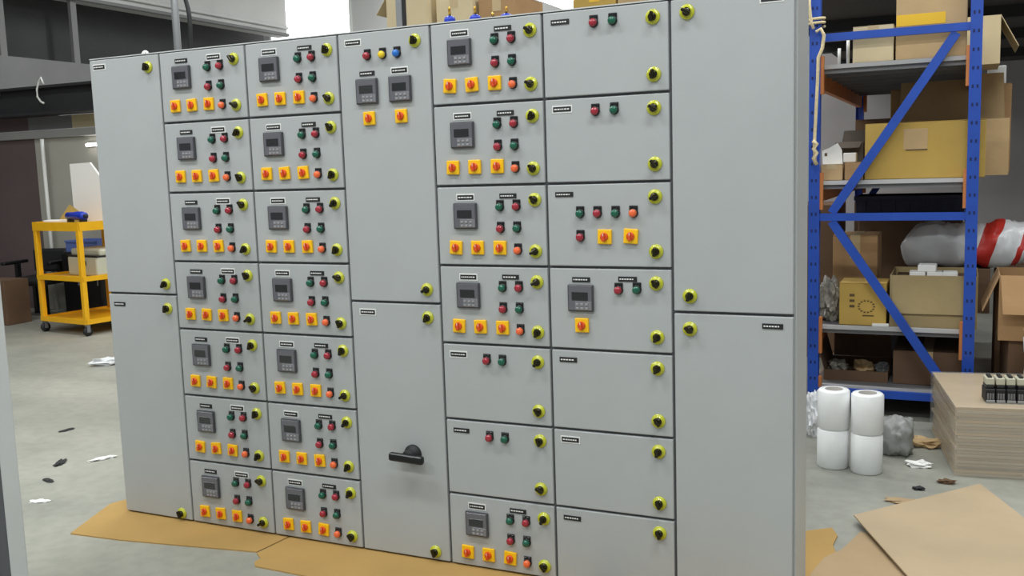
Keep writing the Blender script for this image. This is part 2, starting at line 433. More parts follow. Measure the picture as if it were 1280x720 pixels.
# ------------------------------------------------------------------ carton builder
def carton(label, x0, x1, y0, y1, z0, z1, m='carton_tan', rotz=0.0, top='closed', flaps=(None, None, None, None),
           tape=None, band=None, printed=False, name='cardboard_box', group=None, cat='box', inner='carton_dark'):
    """flaps: front, back, left, right angle; 0 stands up, 90 lies outwards, 170 hangs down"""
    W, D, H = x1-x0, y1-y0, z1-z0
    t = thing(name, label, cat, ((x0+x1)/2, (y0+y1)/2, z0), rotz, group)
    g = G(); k = .005; w2, d2 = W/2, D/2
    if top == 'closed':
        g.box(m, -w2, w2, -d2, d2, 0, H-.004, .004)
        obj('carton_body', g, t)
        obj('flap', G().box(m, -w2+.001, w2-.001, -d2+.001, -.002, H-.004, H), t)
        obj('flap', G().box(m, -w2+.001, w2-.001, .002, d2-.001, H-.004, H), t)
        if tape:
            tp = G(); tp.box(tape, -.03, .03, -d2, d2, H, H+.0008); tp.box(tape, -.03, .03, -d2-.001, -d2+.0005, H*.72, H+.0008)
            obj('tape', tp, t)
    else:
        g.box(m, -w2, w2, -d2, -d2+k, 0, H); g.box(m, -w2, w2, d2-k, d2, 0, H)
        g.box(m, -w2, -w2+k, -d2+k, d2-k, 0, H); g.box(m, w2-k, w2, -d2+k, d2-k, 0, H)
        g.box(m, -w2+k, w2-k, -d2+k, d2-k, 0, k)
        obj('carton_body', g, t)
        L = min(W, D)*.48
        for i, a in enumerate(flaps):
            if a is None: continue
            f = G(); ln = (W if i < 2 else D)-.012
            fl = min(L, D*.5 if i < 2 else W*.5)
            f.prism(m, [(-ln/2, 0), (ln/2, 0), (ln/2-.012, fl), (-ln/2+.012, fl)], -.002, .002)
            # local flap plane: y = outwards from hinge, rotate so angle 0 is upright
            o = obj('flap', f, t)
            pos = [(0, -d2+.002, H+.002), (0, d2-.002, H+.002), (-w2+.002, 0, H+.002), (w2-.002, 0, H+.002)][i]
            rz = [math.pi, 0, math.pi/2, -math.pi/2][i]
            o.matrix_local = Matrix.Translation(pos) @ Matrix.Rotation(rz, 4, 'Z') @ Matrix.Rotation(R(90-a), 4, 'X')
    if band:
        bz0, bz1, bx0, bx1, bm_ = band
        obj('tape', G().box(bm_, bx0, bx1, -d2-.0012, -d2+.001, bz0, bz1), t)
    if printed:
        p = G()
        rr = min(W, H)*.17
        p.lathe('print_dark', [(rr, 0), (rr, .0008)], 20, '-Y', Matrix.Translation((W*.08, -d2-.0001, H*.45)), caps=False)
        for q in range(14):
            a = 2*math.pi*q/14
            p.box('print_dark', W*.08+rr*math.cos(a)-.006, W*.08+rr*math.cos(a)+.006, -d2-.0008, -d2+.0005, H*.45+rr*.8*math.sin(a)-.004, H*.45+rr*.8*math.sin(a)+.004)
        for q in range(3): p.box('print_dark', -W*.28, -W*.17, -d2-.0008, -d2+.0005, H*(.42+.13*q), H*(.42+.13*q)+.016)
        p.box('print_dark', 0, W*.24, -d2-.0008, -d2+.0005, H*.22, H*.22+.008)
        obj('printed_mark', p, t)
    return t

def blob(g, m, dims, seed=0, amp=.12, sub=4, flat=0.0, mtx=None, expo=2.6, redx=None, m2=None):
    """crumpled sack: superellipsoid with noise"""
    from mathutils import noise
    bm = bmesh.new(); bmesh.ops.create_icosphere(bm, subdivisions=sub, radius=1)
    for v in bm.verts:
        d = v.co.normalized()
        k = (abs(d.x)**expo+abs(d.y)**expo+abs(d.z)**expo)**(-1/expo)
        n = noise.noise(d*2.1+Vector((seed*3.7, seed, 0)))*amp + noise.noise(d*5.3+Vector((0, seed*2.1, seed)))*amp*.6 + (.5-abs(noise.noise(d*4.1+Vector((seed*1.3, 2, seed))))*2)*amp*.55 + noise.noise(d*11+Vector((seed, seed, 3)))*amp*.35
        p = d*k*(1+n)
        v.co = Vector((p.x*dims[0]/2, p.y*dims[1]/2, p.z*dims[2]/2))
    zmin = -dims[2]/2*.86
    for v in bm.verts:
        v.co.z = max(v.co.z, zmin)-zmin
    faces2 = []
    if redx:
        i2 = g.slot(m2)
    bm.normal_update()
    g.slot(m)
    i1 = g.mats.index(m)
    for f in bm.faces:
        f.smooth = amp < .3; f.material_index = i1
        if redx and redx[0] < f.calc_center_median().x < redx[1]: f.material_index = i2
    if mtx is not None: bm.transform(mtx)
    me = bpy.data.meshes.new('tmp'); bm.to_mesh(me); bm.free(); g.bm.from_mesh(me); bpy.data.meshes.remove(me)
    return g

def pillow(L, W, H, r0, r1):
    """filled sack lying along x, flat seams at both ends, a printed red band between r0 and r1 (slanted)"""
    from mathutils import noise
    g = G(); bm = bmesh.new(); n = 24; rings = []
    xs = sorted(set([-L/2+L*k/40 for k in range(41)]+[r0, r1]))
    for x in xs:
        e = abs(2*x/L); k = max(0.10, (1-e**9))**.7
        ring = []
        for q in range(n):
            a = 2*math.pi*q/n; c, s_ = math.cos(a), math.sin(a)
            rr = (abs(c)**3+abs(s_)**3)**(-1/3)
            yy, zz = c*rr*W/2*(.75+.25*k), s_*rr*H/2*k
            nz = noise.noise(Vector((x*7, yy*9, zz*9)))*.040+(.25-abs(noise.noise(Vector((x*14, yy*16+5, zz*16)))))*.05
            ring.append(bm.verts.new((x+.35*zz, yy*(1+nz*3), max(-H/2*.92, zz+nz*k+.02*e*e)+H/2*.92)))
        rings.append((x, ring))
    w, rd = g.slot('bag_white'), g.slot('bag_red')
    for (xa, A), (xb_, B) in zip(rings, rings[1:]):
        xm = (xa+xb_)/2
        for k in range(n):
            f = bm.faces.new((A[k], B[k], B[(k+1) % n], A[(k+1) % n])); f.smooth = True
            f.material_index = rd if (r0 < xm < r1 or r1+.13 < xm < r1+.16) else w
    f = bm.faces.new(rings[0][1]); f = bm.faces.new(rings[-1][1][::-1])
    bmesh.ops.recalc_face_normals(bm, faces=bm.faces[:])
    me = bpy.data.meshes.new('tmp'); bm.to_mesh(me); bm.free(); g.bm.from_mesh(me); bpy.data.meshes.remove(me)
    return g

# ------------------------------------------------------------------ blue storage rack on the right
YF = 2.8                                             # plane of the near end frame
PXL, PXR = 2.757, 3.612
SZ = [2.105, 1.425, 0.552, 0.184]                    # deck tops
YB = 5.6
def rack(label, pxl, pxr, yf, yb, zs, top, braces, group=None):
    t = thing('storage_rack', label, 'rack', ((pxl+pxr)/2, yf, 0), 0, group)
    cx = (pxl+pxr)/2
    a, b = pxl-cx, pxr-cx; L = yb-yf
    for y in (0, L):
        for x in (a, b):
            g = G(); s = 1 if x < 0 else -1
            yo = .03 if y == 0 else -.03
            g.box('rack_blue', x-.031, x+.031, y-.002, y+.002, 0, top)          # C-section post
            g.box('rack_blue', x-.031, x-.028, y, y+yo*2, 0, top)
            g.box('rack_blue', x+.028, x+.031, y, y+yo*2, 0, top)
            p = obj('post', g, t)
            g = G(); g.box('deck_grey', x-.05, x+.05, y-.05, y+.05, 0, .004); obj('foot_plate', g, p)
            if y == 0:
                h = G(); z = .12
                while z < top-.05:
                    h.box('slot_dark', x-.017, x-.007, -.0028, -.0018, z, z+.018); h.box('slot_dark', x+.007, x+.017, -.0028, -.0018, z, z+.018); z += .1
                obj('slot_holes', h, p)['kind'] = 'stuff'
        for kind, z0, z1 in braces:
            g = G()
            yy = .022 if y == 0 else -.022
            if kind == 'h': g.bar('rack_blue', (a+.031, y+yy, z0), (b-.031, y+yy, z0), .03, .044)
            elif kind == '/': g.bar('rack_blue', (a+.10, y+yy+.004, z0), (b-.10, y+yy+.004, z1), .050, .03, (0, 1, 0))
            else: g.bar('rack_blue', (a+.10, y+yy+.004, z1), (b-.10, y+yy+.004, z0), .050, .03, (0, 1, 0))
            obj('brace', g, t)
    for z in zs:
        for x, s in ((a, 1), (b, -1)):
            g = G(); g.box('rack_orange', x+s*.002-.018, x+s*.002+.018, .062, L-.062, z-.13, z-.022)
            bo = obj('beam', g, t)
            for y in (.0605, L-.0605):
                c = G(); c.box('rack_orange', x+s*.033-.002 if s > 0 else x-.048, x+s*.048 if s > 0 else x-.031, y-.045, y+.0015, z-.17, z+.05) if y < 1 else c.box('rack_orange', min(x+s*.031, x+s*.055), max(x+s*.031, x+s*.055), y-.0015, y+.045, z-.17, z+.05)
                obj('connector', c, bo)
        n = max(1, int(round((L-.14)/.3))); wd = (L-.14)/n
        for k in range(n):
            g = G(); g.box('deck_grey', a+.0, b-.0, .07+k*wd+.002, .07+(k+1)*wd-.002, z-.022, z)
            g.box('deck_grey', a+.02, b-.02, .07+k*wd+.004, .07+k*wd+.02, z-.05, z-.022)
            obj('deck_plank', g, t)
        obj('deck_edge', G().box('deck_edge', a+.034, b-.034, .052, .0715, z-.024, z), t)  # front lip keeps the lighter tone, without the shade painted on the planks
    return t
rack('tall blue steel storage rack with orange beams full of cartons', PXL, PXR, YF, YB, SZ, 2.64,
     [('h', 2.258, 0), ('h', 1.21, 0), ('/', 1.235, 2.23), ('\\', .20, 1.185), ('h', .15, 0)])

def X(u, v, y): return ony(u, v, y).x
def Z(u, v, y): return ony(u, v, y).z
z = SZ[0]
bx0, bx1 = X(1120, 40, 2.88), X(1209, 40, 2.88)
w_ = bx1-bx0
carton('tall tan carton with a yellow tape band on the top deck of the blue rack', bx0, bx1, 2.88, 3.40, z, 2.60, 'carton_tan',
       tape='tape_clear', band=(Z(1150, 31, 2.88)-z, Z(1150, 17, 2.88)-z, -w_/2+.002, -w_/2+w_*.70, 'tape_yellow'))
carton('pale beige carton beside the tall yellow-banded carton', X(1066, 50, 2.88), bx0-.012, 2.88, 3.30, z, Z(1090, 32, 2.88), 'carton_pale', tape='tape_clear')
carton('open pale carton overhanging the top deck behind the blue post', X(1150, 40, 3.56), X(1251, 40, 3.56), 3.56, 4.05, z, Z(1240, 19, 3.56), 'carton_pale',
       top='open', flaps=(None, None, None, 152))
z = SZ[1]
zt = Z(1150, 152, 2.88)
cy = carton('ochre carton with a hand hole on the second deck', X(1081, 190, 2.88), X(1232, 190, 2.88), 2.88, 3.24, z, zt, 'carton_yellow', top='closed')
g = G(); W_ = X(1232, 190, 2.88)-X(1081, 190, 2.88); H_ = zt-z
g.box('carton_tan', -W_*.17, W_*.03, -.1815, -.1795, H_*.52, H_*.88, .0008); g.box('print_dark', -W_*.15, W_*.03, -.1818, -.1795, H_*.50, H_*.52)
obj('hand_hole_patch', g, cy)
big = carton('large open brown carton with standing flaps behind the ochre carton', X(1114, 160, 3.42), X(1262, 160, 3.42), 3.42, 4.1, z, Z(1200, 150, 3.42), 'carton_tan',
       top='open', flaps=(None, 4, None, None))
x1_ = X(1262, 160, 3.42)
# its tall back panel is folded up; white item rests inside
tag(obj('plastic_packet', blob(G(), 'bag_white', (.13, .22, .10), 3), None, (x1_-.12, 3.60, z+.006)), 'crumpled white plastic packet inside the large open carton', 'packet')
carton('upright brown carton standing behind the large open carton', X(1114, 130, 4.2), X(1264, 130, 4.2), 4.14, 4.55, z, Z(1190, 108, 4.14), 'carton_brown')
zt2 = Z(1190, 108, 4.14)
xw0, xw1 = X(1235, 95, 4.2), X(1258, 95, 4.2)
tag(obj('packing_block', G().box('white_paint', xw0, xw1, 4.2, 4.4, zt2, Z(1245, 82, 4.2), .008, 2)), 'white foam block lying on the upright brown carton', 'foam block')
carton('grey-brown carton with lifted flaps near the rope on the second deck', X(1044, 190, 3.3), X(1079, 190, 3.3), 3.3, 3.62, z, Z(1060, 178, 3.3), 'carton_grey', top='open', flaps=(118, 12, None, None))
sx0, sx1 = X(1026, 215, 2.88), X(1053, 215, 2.88)
szt = Z(1040, 206, 2.88)
carton('small tan carton at the second deck edge below the rope', sx0, sx1, 2.88, 3.08, z, szt, 'carton_tan', tape='tape_clear')
lx0 = sx1+.012
carton('low brown carton tray beside the small tan carton', lx0, X(1079, 215, 2.88), 2.88, 3.14, z, Z(1065, 203, 2.88), 'carton_brown')
zlow = Z(1065, 203, 2.88)
tag(obj('small_packet', G().box('paper', X(1054, 195, 2.97), X(1070, 195, 2.97), 2.97, 3.05, zlow, Z(1062, 191, 2.97), .004)), 'small white packet on the low brown tray', 'packet')
pg = G()
pg.prism('paper', [(-.055, 0), (.06, 0), (.055, .085), (.03, .13), (-.02, .10), (-.06, .085)], -.003, .003)
pg.box('print_dark', -.045, -.03, .05, .07, .003, .0036)
leaf = tag(obj('printed_leaflet', pg, None, ((sx0+sx1)/2-.005, 2.955, szt+.003), (R(76), 0, R(6))), 'white printed leaflet propped on the small tan carton', 'paper')
# third deck
z = SZ[2]
z10 = Z(1080, 354, 2.88)
x10a, x10b = X(1049, 380, 2.88), X(1108, 380, 2.88)
carton('ochre carton with a round printed emblem on the third deck', x10a, x10b, 2.88, 3.15, z, z10, 'carton_yellow', printed=True)
carton('tall brown carton behind the emblem carton', X(1041, 320, 3.26), X(1097, 320, 3.26), 3.26, 3.6, z, Z(1070, 294, 3.26), 'carton_brown', tape='tape_clear')
z12 = Z(1160, 345, 2.88)
x12a, x12b = X(1112, 380, 2.88), X(1222, 380, 2.88)
carton('wide open tan carton with its front flap folded down on the third deck', x12a, x12b, 2.88, 3.38, z, z12, 'carton_drab', top='open', flaps=(176, None, None, None))
zf = z12-.03
carton('flat packing carton lying inside the wide open carton', x12a+.02, x12b-.02, 2.90, 3.34, z+.006, zf, 'carton_dark')
xs0 = X(1140, 335, 3.06)
for k, (dx, dz, ry) in enumerate(((0.0, 0, 3), (.095, 0, -5), (.175, 0, 4), (.045, .042, -4))):
    ob = obj('small_white_box', G().box('paper', 0, .088 if k != 3 else .10, 0, .12, 0, .041, .003), None, (xs0+dx-.01, 2.98+(.01 if k == 3 else 0), zf+dz), (0, 0, R(ry*.4)))
    tag(ob, 'small white product box heaped in the wide open carton' if k < 3 else 'small white product box lying across the others in the wide open carton', 'box', 'small white boxes in the open carton')
# bag resting on a tall dark carton at the back
xb0, xb1 = X(1150, 330, 3.6), X(1238, 330, 3.6)
zbk = Z(1190, 335, 3.6)
carton('dark brown carton under the white and red sack', xb0, xb1, 3.52, 3.95, z, zbk, 'carton_dark')
bl, br = X(1128, 305, 3.62), X(1300, 305, 3.62)
rx0, rx1 = X(1222, 300, 3.62)-(bl+br)/2, X(1246, 300, 3.62)-(bl+br)/2
sk = pillow(br-bl, .38, Z(1190, 279, 3.6)-zbk, rx0, rx1)
tag(obj('printed_sack', sk, None, ((bl+br)/2, 3.74, zbk+.001), (0, 0, R(-2))), 'white plastic sack with a red printed band lying on a dark carton', 'sack')
cbx0, cbx1 = X(1070, 250, 4.1), X(1206, 250, 4.1)
zcr = Z(1130, 268, 4.1)
carton('tall dark carton carrying the navy crate at the back of the third deck', cbx0+.02, cbx1-.02, 4.08, 4.5, z, zcr, 'carton_dark')
cr = thing('plastic_crate', 'navy blue plastic crate under the second deck', 'crate', ((cbx0+cbx1)/2, 4.29, zcr))
hw = (cbx1-cbx0)/2; hc = min(Z(1130, 236, 4.1), SZ[1]-.14)-zcr
g = G(); g.box('crate_navy', -hw, hw, -.2, -.185, 0, hc, .003); g.box('crate_navy', -hw, hw, .185, .2, 0, hc, .003)
g.box('crate_navy', -hw, -hw+.015, -.185, .185, 0, hc); g.box('crate_navy', hw-.015, hw, -.185, .185, 0, hc); g.box('crate_navy', -hw+.015, hw-.015, -.185, .185, 0, .012)
obj('crate_body', g, cr)
g = G(); g.box('crate_navy', -hw-.012, hw+.012, -.214, -.2, hc-.03, hc, .003); obj('rim', g, cr)
for k in range(7):
    xx = -hw+.06+k*(2*hw-.12)/6; obj('rib', G().box('crate_navy', xx-.006, xx+.006, -.212, -.2, 0, hc-.03), cr)
tag(obj('plastic_bag', blob(G(), 'bag_clear', (X(1050, 380, 3.0)-X(1023, 380, 3.0), .22, .27), 8, .32, 4), None, (X(1036, 390, 3.0)+.002, 3.06, z)), 'crumpled clear plastic bag beside the left rack post', 'bag')
tag(obj('small_flat_box', G().box('paper', X(1090, 405, 2.86), X(1111, 405, 2.86), 2.854, 2.877, z, z+.018, .003)), 'thin white box on the third deck edge', 'box')
# bottom deck
z = SZ[3]
x17a, x17b = X(1030, 465, 3.0), X(1110, 465, 3.0)
carton('worn open carton full of offcuts on the lowest deck', x17a, x17b, 2.98, 3.45, z, Z(1080, 464, 2.98), 'carton_dark', top='open', flaps=(None, 5, 15, None))
jx = (x17a+x17b)/2
for k, (dx, m_, s_) in enumerate(((-.12, 'bag_clear', .12), (.03, 'carton_tan', .11), (.14, 'bag_grey', .09))):
    tag(obj('scrap_wad', blob(G(), m_, (s_, s_*1.2, s_*.8), 20+k, .5, 3), None, (jx+dx, 3.14+.05*k, z+.006)), ['crumpled clear film in the worn carton', 'crumpled tan paper in the worn carton', 'crumpled grey foil in the worn carton'][k], 'scrap')
carton('big dark brown carton on the lowest deck', X(1116, 465, 2.98), X(1203, 465, 2.98), 2.98, 3.5, z, Z(1160, 440, 2.98), 'carton_dark', tape='tape_clear')

for zi, h_, lb in ((1, .42, 'second'), (2, .66, 'third'), (3, .26, 'lowest')):  # dark cartons added to put shade behind the goods on the decks
    carton('added dark carton standing in for the shade at the back of the %s deck' % lb, 2.80, 3.57, 4.75, 5.3, SZ[zi], SZ[zi]+h_, 'carton_dark')
carton('added tall dark carton for the shade behind the left post of the blue rack', 1.75, 2.68, 4.6, 5.3, 0, 1.2, 'carton_dark', tape='tape_clear')  # added to darken the bright gap seen past the post
for u_, lb in ((1049, 'thin white tube standing next to the rope on the top deck'), (1060, 'thin white tube standing next to the pale carton')):
    q = ony(u_, 70, 2.95); tag(obj('plastic_tube', G().lathe('white_paint', [(.009, 0), (.009, .10 if u_ < 1055 else .16), (.007, .10 if u_ < 1055 else .16)], 12), None, (q.x, 2.95, SZ[0])), lb, 'tube')
# rope tied round the left post and hanging beside it
g = G(); rp = []
px = PXL
for k in range(26):
    a = 2*math.pi*k/12.0; rp.append((px+.05*math.cos(a), YF+.025+.05*math.sin(a), 2.325+.002*k))
g.tube('rope', rp, .008)
pts = [ony(u, v, YF-.045) for u, v in ((1020, 40), (1026, 36), (1030, 44), (1028, 60), (1023, 72), (1022, 100), (1020, 140), (1018, 180), (1019, 205))]
g.tube('rope', pts, .010)
g.tube('rope', [ony(u, v, YF-.055) for u, v in ((1016, 176), (1021, 180), (1017, 186), (1021, 191), (1017, 198), (1021, 206))], .012)
g.tube('rope', [ony(u, v, YF-.045) for u, v in ((1011, -14), (1012, 10), (1014, 28), (1017, 36))], .009)
tag(obj('rope', g), 'cream rope knotted round the left post of the blue rack', 'rope')

# ------------------------------------------------------------------ pile right of the rack
carton('dark brown carton standing on the floor right of the blue rack', 3.80, 4.35, 2.78, 3.2, 0, .52, 'carton_dark', rotz=R(4))
carton('open brown carton with hanging flap on the dark floor carton', 3.76, 4.3, 2.74, 3.2, .52, Z(1260, 345, 2.74), 'carton_brown', top='open', flaps=(160, None, 158, None))
carton('added big dark carton for the shade behind the floor cartons', 3.78, 4.7, 3.97, 4.5, 0, .78, 'carton_dark')  # added to hide the bright floor and darken the gap right of the rack

# ------------------------------------------------------------------ bundle of cardboard sheets with contactors on it
pc = ong(1195, 594); BRZ = R(9)
bw, bd = 1.15, .80
bh = ony(1200, 509, pc.y).z
bun = thing('cardboard_sheet_bundle', 'knee-high bundle of flat cardboard sheets wrapped in clear film on the floor', 'sheet bundle', (pc.x, pc.y, 0), BRZ)
n = 22
for k in range(n):
    g = G(); jx_, jy_ = random.uniform(-.009, .009), random.uniform(-.008, .008)
    g.box(('sheet_board_pale', 'carton_tan', 'sheet_board_pale', 'sheet_board_brown')[k % 4], jx_, bw+jx_, jy_, bd+jy_, k*bh/n, (k+1)*bh/n-.0015)
    obj('cardboard_sheet', g, bun)
wr = G()
wr.box('film_clear', -.014, -.013, -.010, bd+.012, 0.002, bh+.003); wr.box('film_clear', -.012, bw+.01, -.012, -.011, .002, bh+.003)
wr.box('film_clear', -.012, bw+.01, -.011, bd+.012, bh+.002, bh+.003)
obj('wrapping_film', wr, bun)
tag(obj('white_sack', blob(G(), 'bag_white', (.26, .24, .46), 11, .2, 4), None, (4.02, 2.50, bh+.004)), 'upright white plastic sack standing on the sheet bundle behind the contactors', 'sack')
# contactors
cm = G()
cm.box('black_matte', 0, .043, 0, .09, 0, .05, .003); cm.box('black_plastic', .003, .040, .006, .084, .05, .062, .003)
for q in range(3): cm.box('deck_grey', .006+q*.0115, .014+q*.0115, -.003, .003, .012, .034, .001)
cm.box('machine_beige', .002, .041, .012, .078, .062, .088, .003); cm.box('black_matte', .012, .031, .02, .07, .088, .095, .002)
cm.box('bag_grey', .002, .041, -.006, .004, .0, .010, .001)
CME = cm.mesh('contactor')
st = ony(1228, 505, pc.y+.25)
c0 = ong(1232, 503, bh+.003)
for k in range(7):
    o = obj('contactor', CME, None, (c0.x+k*.0465*math.cos(BRZ), c0.y+k*.0465*math.sin(BRZ), bh+.003), (0, 0, BRZ)); o.scale = (1, 1.2, 1.35)
    tag(o, 'black and beige contactor in the row on the cardboard bundle', 'contactor', 'contactors on the cardboard bundle')

# ------------------------------------------------------------------ stretch film rolls
def film_roll(x, y, z, label, r=.078, h=.2):
    t = thing('stretch_film_roll', label, 'film roll', (x, y, z))
    g = G()
    prof = [(r-.006, 0), (r, .006), (r, h-.008), (r-.008, h), (.044, h)]
    g.lathe('film_white', prof, 32, caps=False); g.lathe('film_white', [(.044, 0), (r-.006, 0)], 32, caps=False)
    obj('film', g, t)
    c = G(); c.lathe('core_grey', [(.044, h+.001), (.044, 0), (.038, 0), (.038, h+.001), (.044, h+.001)], 24, caps=False)
    obj('core', c, t)
r1, r2 = ong(1041, 582), ong(1083, 589)
film_roll(r1.x, r1.y, 0, 'lower white stretch film roll of the stack beside the switchboard')
film_roll(r1.x+.002, r1.y, .201, 'upper white stretch film roll of the stack beside the switchboard')
film_roll(r2.x, r2.y, 0, 'lower white stretch film roll of the stack nearer the sheet bundle', .076)
film_roll(r2.x+.001, r2.y, .201, 'upper white stretch film roll of the stack nearer the sheet bundle', .077)
gb = ong(1120, 570)
tag(obj('grey_sack', blob(G(), 'bag_grey', (.15, .18, .20), 14, .2, 4, expo=4), None, (gb.x, gb.y+.06, 0)), 'small crumpled grey sack behind the film rolls', 'sack')
gb = ong(1008, 545)
tag(obj('white_plastic_wad', blob(G(), 'bag_white', (.12, .16, .26), 15, .3, 4), None, (gb.x+.05, gb.y+.05, 0)), 'white plastic wad behind the film rolls beside the rack post', 'plastic')
for k, (u, v, s_, m_, lb) in enumerate(((1140, 556, .07, 'paper', 'crumpled white paper on the floor before the blue rack'),
                                         (1158, 558, .10, 'carton_tan', 'torn tan cardboard scrap on the floor before the blue rack'),
                                         (1150, 583, .06, 'paper', 'thin white paper scrap between film rolls and sheet bundle'),
                                         (1148, 612, .03, 'black_matte', 'small black offcut by the tip of the loose board'),
                                         (1183, 604, .04, 'carton_dark', 'small brown offcut beside the sheet bundle'))):
    p = ong(u, v); tag(obj('floor_scrap', blob(G(), m_, (s_*1.6, s_, s_*.5), 30+k, .6, 3), None, (p.x, p.y, 0)), lb, 'scrap')

# ------------------------------------------------------------------ cardboard laid on the floor
def sheet(name_, label, px, z0, th, m, extra=()):
    poly = [(ong(u, v).x, ong(u, v).y) for u, v in px]+list(extra)
    g = G(); g.prism(m, poly, z0, z0+th)
    return tag(obj(name_, g), label, 'cardboard')
sheet('cardboard_sheet', 'ochre cardboard sheet under the left end of the switchboard',
      [(88, 668), (150, 676), (240, 684), (321, 691)], 0, .0055, 'sheet_board', [(.98, .34), (-.06, .34), (-.16, .05)])
q1 = ong(321, 693)
sheet('cardboard_sheet', 'long ochre cardboard sheet under the middle of the switchboard',
      [(321, 693), (326, 699), (318, 704), (319, 709), (340, 713), (385, 722), (520, 742), (640, 760), (760, 790)], 0, .0055, 'sheet_board', [(2.35, .34), (.985, .34)])
e1 = [(ong(u, v).x, ong(u, v).y) for u, v in ((1040, 661), (1047, 671), (1041, 683), (1046, 694))]
g = G(); g.prism('sheet_board', [(2.36, .34), (2.36, -.42), (ong(1012, 760).x, -.42), (ong(1022, 735).x, ong(1022, 735).y), e1[3], e1[2], e1[1], e1[0]], 0, .0055)
tag(obj('cardboard_sheet', g), 'ochre cardboard sheet showing its torn end at the right of the switchboard', 'cardboard')
# creases
sheet('cardboard_sheet', 'brown cardboard sheet on the floor between switchboard and loose board',
      [(1052, 690), (1075, 668), (1110, 672), (1160, 730), (1130, 800), (1040, 790), (1012, 722), (1030, 700)], 0.006, .005, 'sheet_board_brown')
bp = [ong(u, v) for u, v in ((1067, 655), (1225, 608), (1330, 690), (1330, 850), (1235, 840))]
bm = bmesh.new()
g = G(); zt_ = [.035, .008, .008, .008, .012]
top = [bm.verts.new((p.x, p.y, zz+.006)) for p, zz in zip(bp, zt_)]; bot = [bm.verts.new((p.x, p.y, zz)) for p, zz in zip(bp, zt_)]
bm.faces.new(top); bm.faces.new(bot[::-1])
for k in range(5): bm.faces.new((bot[k], bot[(k+1) % 5], top[(k+1) % 5], top[k]))
bmesh.ops.recalc_face_normals(bm, faces=bm.faces[:])
g.merge(bm, 'sheet_board_pale')
tag(obj('cardboard_board', g), 'large loose pale cardboard board with a lifted corner on the floor', 'cardboard')
for k, (u, v, s_, m_, lb) in enumerate(((1130, 628, .08, 'sheet_board_brown', 'torn brown paper strip by the edge of the loose board'),
                                         (136, 456, .13, 'bag_white', 'crumpled white film on the floor left of the switchboard'),
                                         (84, 538, .05, 'black_matte', 'dark cable offcut on the floor midway to the trolley'),
                                         (76, 579, .06, 'black_matte', 'dark wire offcut on the pale floor patch'),
                                         (60, 601, .045, 'black_matte', 'short dark offcut near the cardboard corner'),
                                         (50, 627, .05, 'paper', 'white paper scrap near the cardboard corner'),
                                         (128, 574, .07, 'paper', 'white film shred beside the left switchboard door'))):
    p = ong(u, v); tag(obj('floor_scrap', blob(G(), m_, (s_*1.8, s_*.7, s_*(.5 if k == 1 else .16)), 40+k, .6, 3), None, (p.x, p.y, .0), (0, 0, k*.7)), lb, 'scrap')

# ------------------------------------------------------------------ yellow trolley
cp = ong(109, 421)                                    # near right wheel
CR = R(-8)
ct = thing('tool_trolley', 'yellow steel tool trolley with three shelves on castors', 'trolley', (cp.x, cp.y, 0), CR)
cwid = (ong(57, 414)-cp).length; clen = .84
cht = ony(99, 278, cp.y).z
zmid = ony(100, 347, cp.y).z; zbt = .15
for x in (-cwid, -.05):
    for y in (0, clen-.05):
        g = G(); g.box('cart_yellow', x, x+.05, y, y+.05, .12, cht, .004); obj('leg', g, ct)
        wh = G(); wh.lathe('black_matte', [(.015, -.014), (.048, -.014), (.05, 0), (.048, .014), (.015, .014)], 16, 'X', Matrix.Translation((x+.025, y+.03, .05)))
        wh.box('deck_grey', x+.006, x+.044, y+.01, y+.05, .098, .12); wh.box('deck_grey', x+.004, x+.008, y+.012, y+.048, .04, .12)
        wh.box('deck_grey', x+.042, x+.046, y+.012, y+.048, .04, .12)
        obj('castor', wh, ct)
for zz, hh, nm in ((cht-.09, .09, 'top_tray'), (zmid-.045, .05, 'middle_shelf'), (zbt-.03, .05, 'bottom_shelf')):
    g = G()
    g.box('cart_yellow', -cwid, 0, -.003, .012, zz, zz+hh); g.box('cart_yellow', -cwid, 0, clen-.012, clen+.003, zz, zz+hh)
    g.box('cart_yellow', -cwid-.003, -cwid+.012, .012, clen-.012, zz, zz+hh); g.box('cart_yellow', -.012, .003, .012, clen-.012, zz, zz+hh)
    g.box('cart_yellow', -cwid+.012, -.012, .012, clen-.012, zz+.02, zz+.032)
    obj(nm, g, ct)
ctm = Matrix.Translation((cp.x, cp.y, 0)) @ Matrix.Rotation(CR, 4, 'Z')
def onct(x, y, z): return ctm @ Vector((x, y, z))
ztop, zsh = cht-.058, zmid-.013
# things on the trolley
p = onct(-.66, .24, ztop); tag(obj('cardboard_offcut', G().prism('carton_yellow', [(-.10, 0), (.36, 0), (.33, .13), (.0, .25)], -.003, .003), None, (p.x, p.y, p.z+.004), (R(62), 0, CR)), 'folded cardboard offcut leaning on the trolley tray', 'cardboard')
p = onct(-cwid*.72, .12, ztop); tag(obj('paper_sheet', G().box('paper', -.10, .10, -.06, .06, 0, .075, .004), None, p, (0, 0, CR+.2)), 'stack of white paper on the trolley tray', 'paper')
gt = thing('angle_grinder', 'blue power tool lying on the trolley tray', 'power tool', onct(-.20, .13, ztop), CR+R(-8))
g = G(); g.lathe('tool_blue', [(.012, -.20), (.036, -.19), (.040, -.05), (.046, 0), (.046, .12), (.040, .17), (.02, .18)], 16, 'X', Matrix.Translation((0, 0, .115)))
obj('tool_body', g, gt)
g = G(); g.box('black_matte', .10, .17, -.03, .03, 0, .10, .008); g.lathe('black_matte', [(.022, .16), (.020, .21), (.008, .215)], 12, 'X', Matrix.Translation((0, 0, .115)))
obj('tool_grip', g, gt)
obj('tool_foot', G().box('black_matte', -.16, -.12, -.03, .03, 0, .085, .005), gt)
